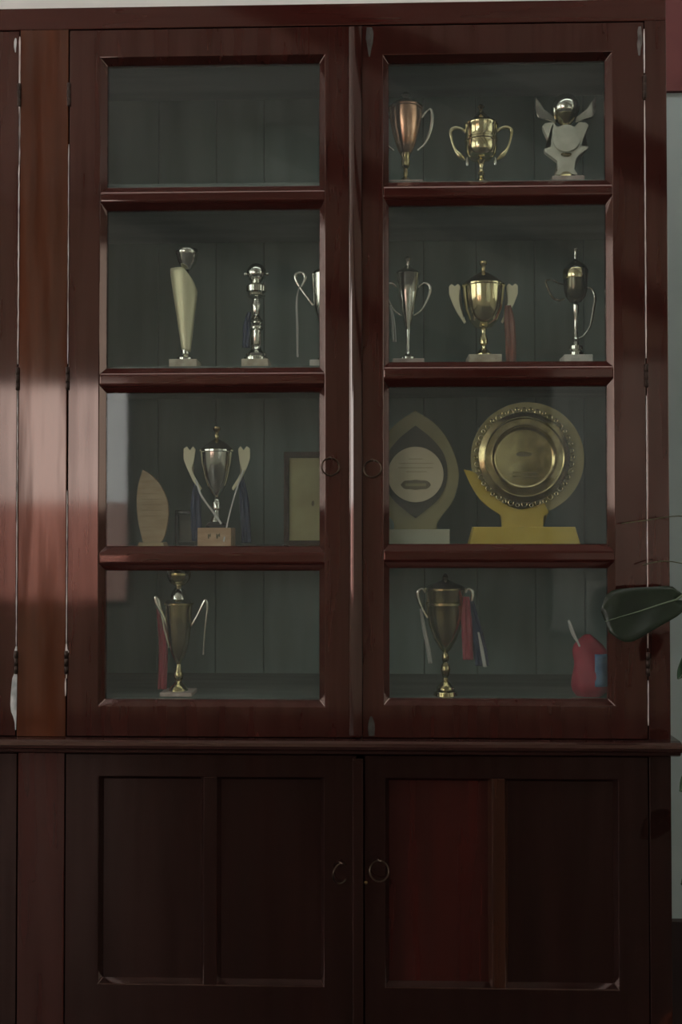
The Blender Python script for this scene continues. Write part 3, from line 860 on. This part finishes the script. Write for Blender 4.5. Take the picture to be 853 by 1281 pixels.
t = trophy('photo_frame', -0.3750, 'C', 'small dark frame standing behind the tan leaf plaque', 'frame', Y=0.135)
bm = boxes((-14 * S, -9.5 * S, -2 * S, 2 * S, 0, 46 * S), (12 * S, 16 * S, -2 * S, 2 * S, 0, 46 * S), (-9.5 * S, 12 * S, -2 * S, 2 * S, 41 * S, 46 * S), (-9.5 * S, 12 * S, -2 * S, 2 * S, 0, 5 * S))
link_mesh('frame_border', bm, BLACK, t, bevel=0.001)
link_mesh('picture', boxes((-9.5 * S, 12 * S, -0.5 * S, 1.5 * S, 5 * S, 41 * S)), PICDARK, t)
link_mesh('prop', boxes((-2 * S, 2 * S, 2 * S, 14 * S, 0, 3 * S)), BLACK, t)

t = trophy('trophy_cup', -0.3035, 'C', 'silver cup on a tan block with cream winged handles and dark blue ribbons', Y=0.074)
bl = block(t, 21, 23, TANBLOCK)
bm = bmesh.new()
for cx_, w_ in ((-6, 2.0), (5, 2.6)):
    plate(bm, [(cx_ - w_, 10), (cx_ - w_ * 0.3, 9), (cx_ + w_ * 0.2, 12.5), (cx_ + w_, 11), (cx_ + w_ * 0.8, 16.5), (cx_ - w_ * 0.2, 14.5), (cx_ - w_, 16)], -21.3 * S, -20.9 * S, S)
link_mesh('painted_mark', bm, PRINT, bl)
part_lathe('foot', t, [(14, 23), (14, 26), (11, 29.5), (7, 31)], BLACK)
part_lathe('stem', t, [(8, 30.5), (7, 34), (4, 39), (3, 45), (5, 47), (5.4, 55), (3, 59), (4, 62)], SILVER)
part_lathe('bowl', t, [(4, 62), (7, 66), (12, 75), (16.5, 88), (20, 104), (21, 118), (22, 119), (22, 121)], SILVER)
lid_with_finial(t, [(21.5, 121), (20, 123), (12, 130), (5, 134), (2, 136)], [(2, 135), (3, 139), (1.6, 143), (4.6, 147), (4.6, 150), (0, 152)], OLDGOLD)
P_ = [(27, 122), (30, 126), (34, 121), (38, 126), (42, 123), (42, 110), (38, 99), (30, 82), (21, 70), (19, 73), (27, 86), (32, 97), (29, 106)]
flatpart('handle', t, P_, -1.5, 1.5, CREAM, 0.0008)
flatpart('handle', t, mirror(P_)[::-1], -1.5, 1.5, CREAM, 0.0008)
bar('cord', t, [(-26, 84, -3), (-18, 64, -12), (-4, 44, -10), (8, 28, -15)], 1.3, WHITERIB, 0.5)
bar('cord', t, [(34, 96, -3), (26, 70, -10), (18, 40, -14), (12, 6, -22)], 1.0, WHITERIB, 0.5)
ribbon(t, [(-26, 80), (-27, 60), (-27, 35), (-25, 6)], 13, BLUE, y=3)
ribbon(t, [(30, 90), (34, 60), (36, 30), (37, 4)], 12, BLUE, y=3)

t = trophy('framed_certificate', -0.1230, 'C', 'yellowed certificate in a dark frame leaning behind the left door stile', 'certificate', Y=0.10)
bm = boxes((-33 * S, -26 * S, -3 * S, 3 * S, 0, 120 * S), (34 * S, 41 * S, -3 * S, 3 * S, 0, 120 * S), (-26 * S, 34 * S, -3 * S, 3 * S, 112 * S, 120 * S), (-26 * S, 34 * S, -3 * S, 3 * S, 0, 7 * S))
link_mesh('frame_border', bm, MAHOG_DARK, t, bevel=0.0015)
link_mesh('certificate_sheet', boxes((-26 * S, 34 * S, -1 * S, 1 * S, 7 * S, 112 * S)), PAPER, t)
bm = bmesh.new()
plate(bm, [(2, 53), (4, 50), (6, 53), (5, 58), (3, 57)], -1.4 * S, -0.9 * S, S)
link_mesh('printed_seal', bm, PRINT, t)
link_mesh('prop', boxes((-2 * S, 2 * S, 3 * S, 40 * S, 0, 4 * S)), MAHOG_DARK, t)
o = t; o.rotation_euler = (0, 0, math.radians(4))

# ---- third shelf, right door
t = trophy('teardrop_plaque', 0.0850, 'C', 'khaki teardrop plaque with round cream centre and a dark oval badge', 'plaque', Y=0.088)
block(t, 42, 21, PALEBASE, 15, name='base_board')
def drop(half, n=5):
    """closed teardrop from the right half (top to bottom)"""
    left = [(-x, z) for x, z in half[::-1] if x > 0]
    return spline(half + left + [half[0]], n)[:-1]


HALF = spline([(0, 171), (25, 154), (43, 130), (53, 102), (54, 82), (47, 57), (33, 38), (27, 28), (27, 21)], 5)
bm = bmesh.new()
plate(bm, HALF + [(-x, z) for x, z in HALF[::-1] if x > 0], -2.5 * S, 2.5 * S, S)
link_mesh('teardrop_board', bm, KHAKI, t, bevel=0.001)
IN_ = [(0, 152), (20, 136), (35, 117), (40, 97), (38, 77), (27, 57), (0, 35)]
INR = spline(IN_, 5)
bm = bmesh.new()
plate(bm, INR + [(-x, z) for x, z in INR[::-1] if x > 0.01], -4.5 * S, -2.5 * S, S)
link_mesh('inner_board', bm, SMOKE, t)
bm = bmesh.new()
plate(bm, [(35 * math.cos(2 * PI * i / 56), 90 + 35 * math.sin(2 * PI * i / 56)) for i in range(56)], -7 * S, -4.5 * S, S)
dsc = link_mesh('disc', bm, DISC, t, bevel=0.0008)
for x0, x1, z in ((-9, 9, 109), (-20, 22, 103.5), (-22, 22, 98), (-12, 14, 93)):
    link_mesh('engraved_line', boxes((x0 * S, x1 * S, -7.3 * S, -6.9 * S, z * S, (z + 1.0) * S)), ENGRAVE2, dsc)
bm = bmesh.new()
plate(bm, spline([(-19, 77), (-14, 82), (-6, 82.5), (0, 83.5), (6, 82.5), (14, 82), (19, 77), (14, 72), (6, 71.5), (0, 70.5), (-6, 71.5), (-14, 72), (-19, 77)], 4)[:-1], -7.8 * S, -6.9 * S, S)
bdg = link_mesh('oval_badge', bm, PRINT, dsc)
link_mesh('badge_band', boxes((-13 * S, 13 * S, -8.0 * S, -7.7 * S, 75.2 * S, 78.8 * S)), KHAKI, t)

t = trophy('plate_award', 0.2935, 'C', 'round gold plate with lacy rim on a bright yellow crescent stand', 'trophy', Y=0.080)
bm = bmesh.new()
prism_x(bm, [(-16 * S, 0), (16 * S, 0), (11 * S, 24 * S), (-11 * S, 24 * S)], -1, 1)
for v in bm.verts:
    top_ = v.co.z > 10 * S
    v.co.x = (63 if top_ else 69) * S * (1 if v.co.x > 0 else -1)
link_mesh('base_board', bm, YELLOW, t, bevel=0.001)
PCX, PCZ = 5, 111
bm = bmesh.new()
plate(bm, [(PCX + 1 + 71 * math.cos(2 * PI * i / 80), PCZ - 1 + 71 * math.sin(2 * PI * i / 80)) for i in range(80)], 1.6 * S, 4.5 * S, S)
link_mesh('back_disc', bm, BACKDISC, t, bevel=0.0008)
outer = spline([(-74, 96), (-66, 78), (-55, 60), (-42, 48), (-30, 40)], 6)
inner = spline([(26, 54), (0, 46), (-20, 51), (-38, 64), (-50, 78), (-60, 92), (-74, 96)], 6)[:-1]
outl = outer + [(-27, 37), (-27, 24), (25, 24), (25, 37), (32, 42)] + inner
flatpart('crescent_stand', t, outl, -2.2, 1.5, YELLOW, 0.001)
# plate: shallow dish facing forward with a fretted rim
bm = bmesh.new()
dish = [(0, -3.6), (34, -3.6), (37, -4.2), (39, -6.5), (40.5, -8.6), (43, -8.0), (48, -7.2), (49.5, -8.4), (51, -7.2), (56, -6.6), (57, -5.8), (56, -5.0), (47, -5.2), (42, -5.4), (39.5, -4.0), (36, -2.4), (0, -2.3)]
lathe(bm, [(r, -y) for r, y in dish], S, 64)
bmesh.ops.rotate(bm, verts=bm.verts, matrix=Matrix.Rotation(PI / 2, 3, 'X'))
bmesh.ops.translate(bm, verts=bm.verts, vec=(PCX * S - 4 * S, 0, PCZ * S))
pt = link_mesh('plate', bm, OLDGOLD, t, smooth=True)
rim = bmesh.new()
NP = 44
for i in range(NP):
    a = 2 * PI * i / NP
    r = 59.0 if i % 2 else 60.5
    torus(rim, (3.3 if i % 2 else 2.2) * S, 0.75 * S, (PCX - 4 + r * math.cos(a)) * S, -4.6 * S, (PCZ + r * math.sin(a)) * S, seg=10)
link_mesh('fretted_rim', rim, OLDGOLD, pt, smooth=True)
bm = bmesh.new()
plate(bm, [(PCX - 4 + 10 * math.cos(2 * PI * i / 24), PCZ + 4 + 3.0 * math.sin(2 * PI * i / 24)) for i in range(24)], -3.9 * S, -3.5 * S, S)
for z in (92, 87):
    box(bm, (PCX - 18) * S, (PCX + 12) * S, -3.9 * S, -3.5 * S, z * S, (z + 0.9) * S)
link_mesh('engraving', bm, PRINT, pt)

# ---- bottom shelf
t = trophy('trophy_cup', -0.3775, 'D', 'dark bronze gold cup topped with a pale ball, bottom shelf left', Y=0.074)
block(t, 20, 5, MARBLE_PINK)
part_lathe('stem', t, [(12, 5), (11, 9), (7, 13), (4, 17), (5.5, 20), (6, 26), (4, 30), (2.6, 38)], OLDGOLD)
part_lathe('bowl', t, [(2.6, 38), (6, 44), (10.5, 55), (14, 72), (16, 92), (17, 112), (18.5, 113), (18.5, 115)], OLDGOLD)
ld = part_lathe('lid', t, [(18, 115), (16, 118), (10.5, 120), (8.5, 130), (5, 134), (3, 138)], SILVER)
b = bmesh.new(); sphere(b, 15 * S, 0, 0, 151 * S); link_mesh('ball', b, OLDGOLD, ld, smooth=True)
H = [(-15, 85), (-20, 98), (-27, 112), (-30, 122), (-26, 118), (-24, 110), (-18, 80), (-12, 58)]
tapered('handle', t, H, [1.2, 1.8, 2.8, 2.2, 2.0, 1.6, 1.4, 1.2], SILVER, 0.6)
tapered('handle', t, [(15, 85), (24, 100), (31, 114), (34, 118), (36, 108), (33, 80), (31, 50)], [1.2, 1.6, 2.2, 2.0, 1.6, 1.2, 1.0], SILVER, 0.6)
ribbon(t, [(-26, 108), (-22, 85), (-20, 55), (-21, 6)], 11, REDRIB, y=1)

t = trophy('trophy_cup', 0.1420, 'D', 'engraved old gold cup with red and blue ribbons, bottom shelf right', Y=0.076)
part_lathe('stem', t, [(15, 0), (14, 5), (11, 7), (11, 10), (8, 14), (4, 18), (3, 22), (5, 26), (6, 32), (5, 37), (3, 41), (4.4, 44), (4.4, 49), (3, 53)], OLDGOLD)
part_lathe('bowl', t, [(3, 53), (8, 59), (15, 71), (20.5, 87), (23.5, 104), (24, 112), (24.8, 113), (24.8, 116), (24, 117), (25.2, 131), (26, 132), (26, 134)], OLDGOLD)
lid_with_finial(t, [(25.5, 134), (23, 136), (14, 140), (6, 143), (3, 145)], [(2.4, 144), (4, 148), (2, 151), (0, 153)], DARKMETAL)
H = [(-22, 96), (-28, 106), (-33, 118), (-34, 129), (-29, 133), (-25, 128)]
tapered('handle', t, H, [1.2, 1.6, 2.2, 2.6, 2.0, 1.4], SILVER, 0.6)
tapered('handle', t, mirror(H), [1.2, 1.6, 2.2, 2.6, 2.0, 1.4], SILVER, 0.6)
ribbon(t, [(-31, 108), (-27, 85), (-22, 60), (-19, 40)], 5, WHITERIB, y=-3, fold=0.8)
ribbon(t, [(25, 124), (25, 100), (26, 75), (27, 46)], 13, REDRIB, y=-14)
ribbon(t, [(30, 118), (36, 85), (42, 60), (45, 38)], 17, BLUE, y=-9)
ribbon(t, [(40, 80), (44, 60), (48, 37)], 4, WHITERIB, y=-12, fold=0.5)

# unclear red and blue shape, modelled as a cloth bag, in the right corner of the bottom shelf
t = trophy('cloth_bundle', 0.4200, 'D', 'unclear red shape modelled as a cloth bag with blue pocket and white strap, right corner of bottom shelf', 'bag', Y=0.078)
bm = bmesh.new()
rows = []
rr = random.Random(5)
for i in range(13):
    f = i / 12.0
    rad = [16, 22, 25, 26, 26, 25, 23, 22, 22, 21, 18, 12, 4][i]
    rows.append([bm.verts.new(((rad * math.cos(a) * (1 + 0.07 * math.sin(3 * a + f * 5)) + 3 * math.sin(f * 4)) * S, rad * 0.8 * math.sin(a) * (1 + 0.08 * math.sin(5 * a + f * 7)) * S, f * 76 * S + 0.0008 * (i > 0) * math.sin(4 * a))) for a in [2 * PI * k / 28 for k in range(28)]])
for a, b in zip(rows, rows[1:]):
    for j in range(28):
        bm.faces.new((a[j], a[(j + 1) % 28], b[(j + 1) % 28], b[j]))
bm.faces.new(rows[0]); bm.faces.new(rows[-1])
link_mesh('bag_body', bm, REDCLOTH, t, smooth=True)
bm = bmesh.new()
g = [[bm.verts.new(((2 + 18 * u / 6.0) * S, -(19 + 2.6 * math.sin(PI * u / 6.0) + (1.5 if v in (0, 8) else 2.2) - 7.0 * (u / 6.0) ** 2) * S, (14 + 40 * v / 8.0) * S)) for u in range(7)] for v in range(9)]
for v in range(8):
    for u in range(6):
        bm.faces.new((g[v][u], g[v][u + 1], g[v + 1][u + 1], g[v + 1][u]))
o = link_mesh('blue_pocket', bm, BLUECLOTH, t, smooth=True)
o.modifiers.new('cloth', 'SOLIDIFY').thickness = 0.002
bar('strap', t, [(-14, 62, -10), (-20, 78, -6), (-24, 90, -2), (-25, 92, 3), (-20, 76, 6), (-12, 64, 4)], 1.3, WHITERIB, 0.6)

# ------------------------------------------------------------------ plant at the right
pl_ = thing('potted_plant', (0.70, -0.16, 0), 'leafy potted climber whose broad dark leaf crosses the right door post', 'plant')
bm = bmesh.new()
lathe(bm, [(0.085, 0.0), (0.115, 0.17), (0.125, 0.17), (0.125, 0.20), (0.112, 0.20), (0.106, 0.165), (0.0, 0.165)], 1.0, 40)
link_mesh('pot', bm, CLAY, pl_, smooth=True)
bm = bmesh.new()
lathe(bm, [(0.104, 0.166), (0.06, 0.176), (0.0, 0.18)], 1.0, 30)
link_mesh('soil', bm, SOIL, pl_, smooth=True)
main = spline([(0, 0, 0.16), (-0.02, 0.01, 0.40), (-0.03, 0.02, 0.60), (-0.055, 0.01, 0.80), (-0.07, 0.02, 0.97), (-0.065, 0.03, 1.12), (-0.07, 0.03, 1.24)], 6)
bm = bmesh.new(); tube(bm, main, 0.0045, 8); link_mesh('stem', bm, STEM, pl_, smooth=True)


def leaf(base, tip, width, normal, droop=0.01, m=LEAF, petiole=None, prof_=None):
    """broad pointed leaf from base to tip (local points), its face along normal"""
    base, tip, normal = Vector(base), Vector(tip), Vector(normal).normalized()
    ax = tip - base
    L_ = ax.length
    ax.normalize()
    sd_ = ax.cross(normal).normalized()
    nn = sd_.cross(ax).normalized()
    bm = bmesh.new()
    NU, NVv = 14, 8
    prof_ = prof_ or [0.05, 0.48, 0.74, 0.90, 0.98, 1.0, 0.985, 0.95, 0.89, 0.81, 0.70, 0.56, 0.40, 0.21, 0.0]
    rows = []
    for i in range(NU + 1):
        f = i / NU
        w = width * 0.5 * prof_[i]
        row = []
        for j in range(-NVv // 2, NVv // 2 + 1):
            q = j / (NVv / 2)
            p = base + ax * (L_ * f - (0.10 * L_ * abs(q) * (1 - f) ** 3)) + sd_ * (w * q)
            p += nn * (0.16 * w * abs(q) ** 1.5 - droop * f * f + 0.0025 * math.sin(9 * f + 3 * q))
            row.append(bm.verts.new(p))
        rows.append(row)
    for a, b in zip(rows, rows[1:]):
        for j in range(NVv):
            bm.faces.new((a[j], a[j + 1], b[j + 1], b[j]))
    bmesh.ops.remove_doubles(bm, verts=bm.verts, dist=1e-6)
    o = link_mesh('leaf', bm, m, pl_, smooth=True)
    o.modifiers.new('blade', 'SOLIDIFY').thickness = 0.0007
    mid = [base + ax * (L_ * f) + nn * (-droop * f * f + 0.0025 * math.sin(9 * f) + 0.0006) for f in [k / 10 for k in range(11)]]
    bm = bmesh.new(); tube(bm, mid, [0.0016 - 0.0011 * k / 10 for k in range(11)], 6)
    link_mesh('midrib', bm, RIB, o, smooth=True)
    if petiole:
        bm = bmesh.new()
        tube(bm, spline([petiole, ((Vector(petiole) + base) / 2 + Vector((0, 0, 0.012))), base], 6), 0.0022, 8)
        link_mesh('petiole', bm, RIB, pl_, smooth=True)
    return o


BLUNT = [0.12, 0.50, 0.60, 0.66, 0.71, 0.76, 0.81, 0.86, 0.91, 0.96, 1.0, 1.0, 0.93, 0.74, 0.42]
leaf((-0.148, 0.115, 1.078), (-0.277, 0.115, 1.038), 0.098, (-0.05, -1, 0.3), 0.003, LEAF, (-0.069, 0.03, 1.13), BLUNT)
leaf((-0.135, 0.03, 0.995), (-0.170, 0.03, 0.945), 0.040, (0.3, -1, 0.2), 0.004, LEAF_BACK, (-0.069, 0.022, 0.985))
leaf((-0.118, 0.02, 0.800), (-0.172, 0.02, 0.755), 0.052, (0.1, -1, 0.3), 0.004, LEAF_BACK, (-0.055, 0.01, 0.80))
leaf((-0.110, 0.02, 0.640), (-0.170, 0.02, 0.595), 0.052, (0.2, -1, 0.2), 0.004, LEAF_BACK, (-0.034, 0.02, 0.63))
leaf((0.03, -0.02, 1.22), (0.10, -0.05, 1.15), 0.08, (0.4, -1, 0.4), 0.01, LEAF, (-0.07, 0.03, 1.235))
leaf((0.02, -0.03, 0.92), (0.10, -0.07, 0.86), 0.08, (0.4, -1, 0.4), 0.01, LEAF, (-0.066, 0.02, 0.93))
bm = bmesh.new(); tube(bm, spline([(-0.07, 0.03, 1.20), (-0.14, 0.08, 1.228), (-0.20, 0.12, 1.222), (-0.24, 0.14, 1.216)], 6), 0.0011, 6)
link_mesh('shadow_strand', bm, STEM, pl_, smooth=True)  # dark strand added in place of a shadow line across the post
bm = bmesh.new(); tube(bm, spline([(-0.068, 0.03, 1.14), (-0.13, 0.08, 1.142), (-0.17, 0.11, 1.148), (-0.205, 0.13, 1.140)], 6), 0.0011, 6)
link_mesh('shadow_strand', bm, STEM, pl_, smooth=True)  # second strand, standing in for the lower shadow line
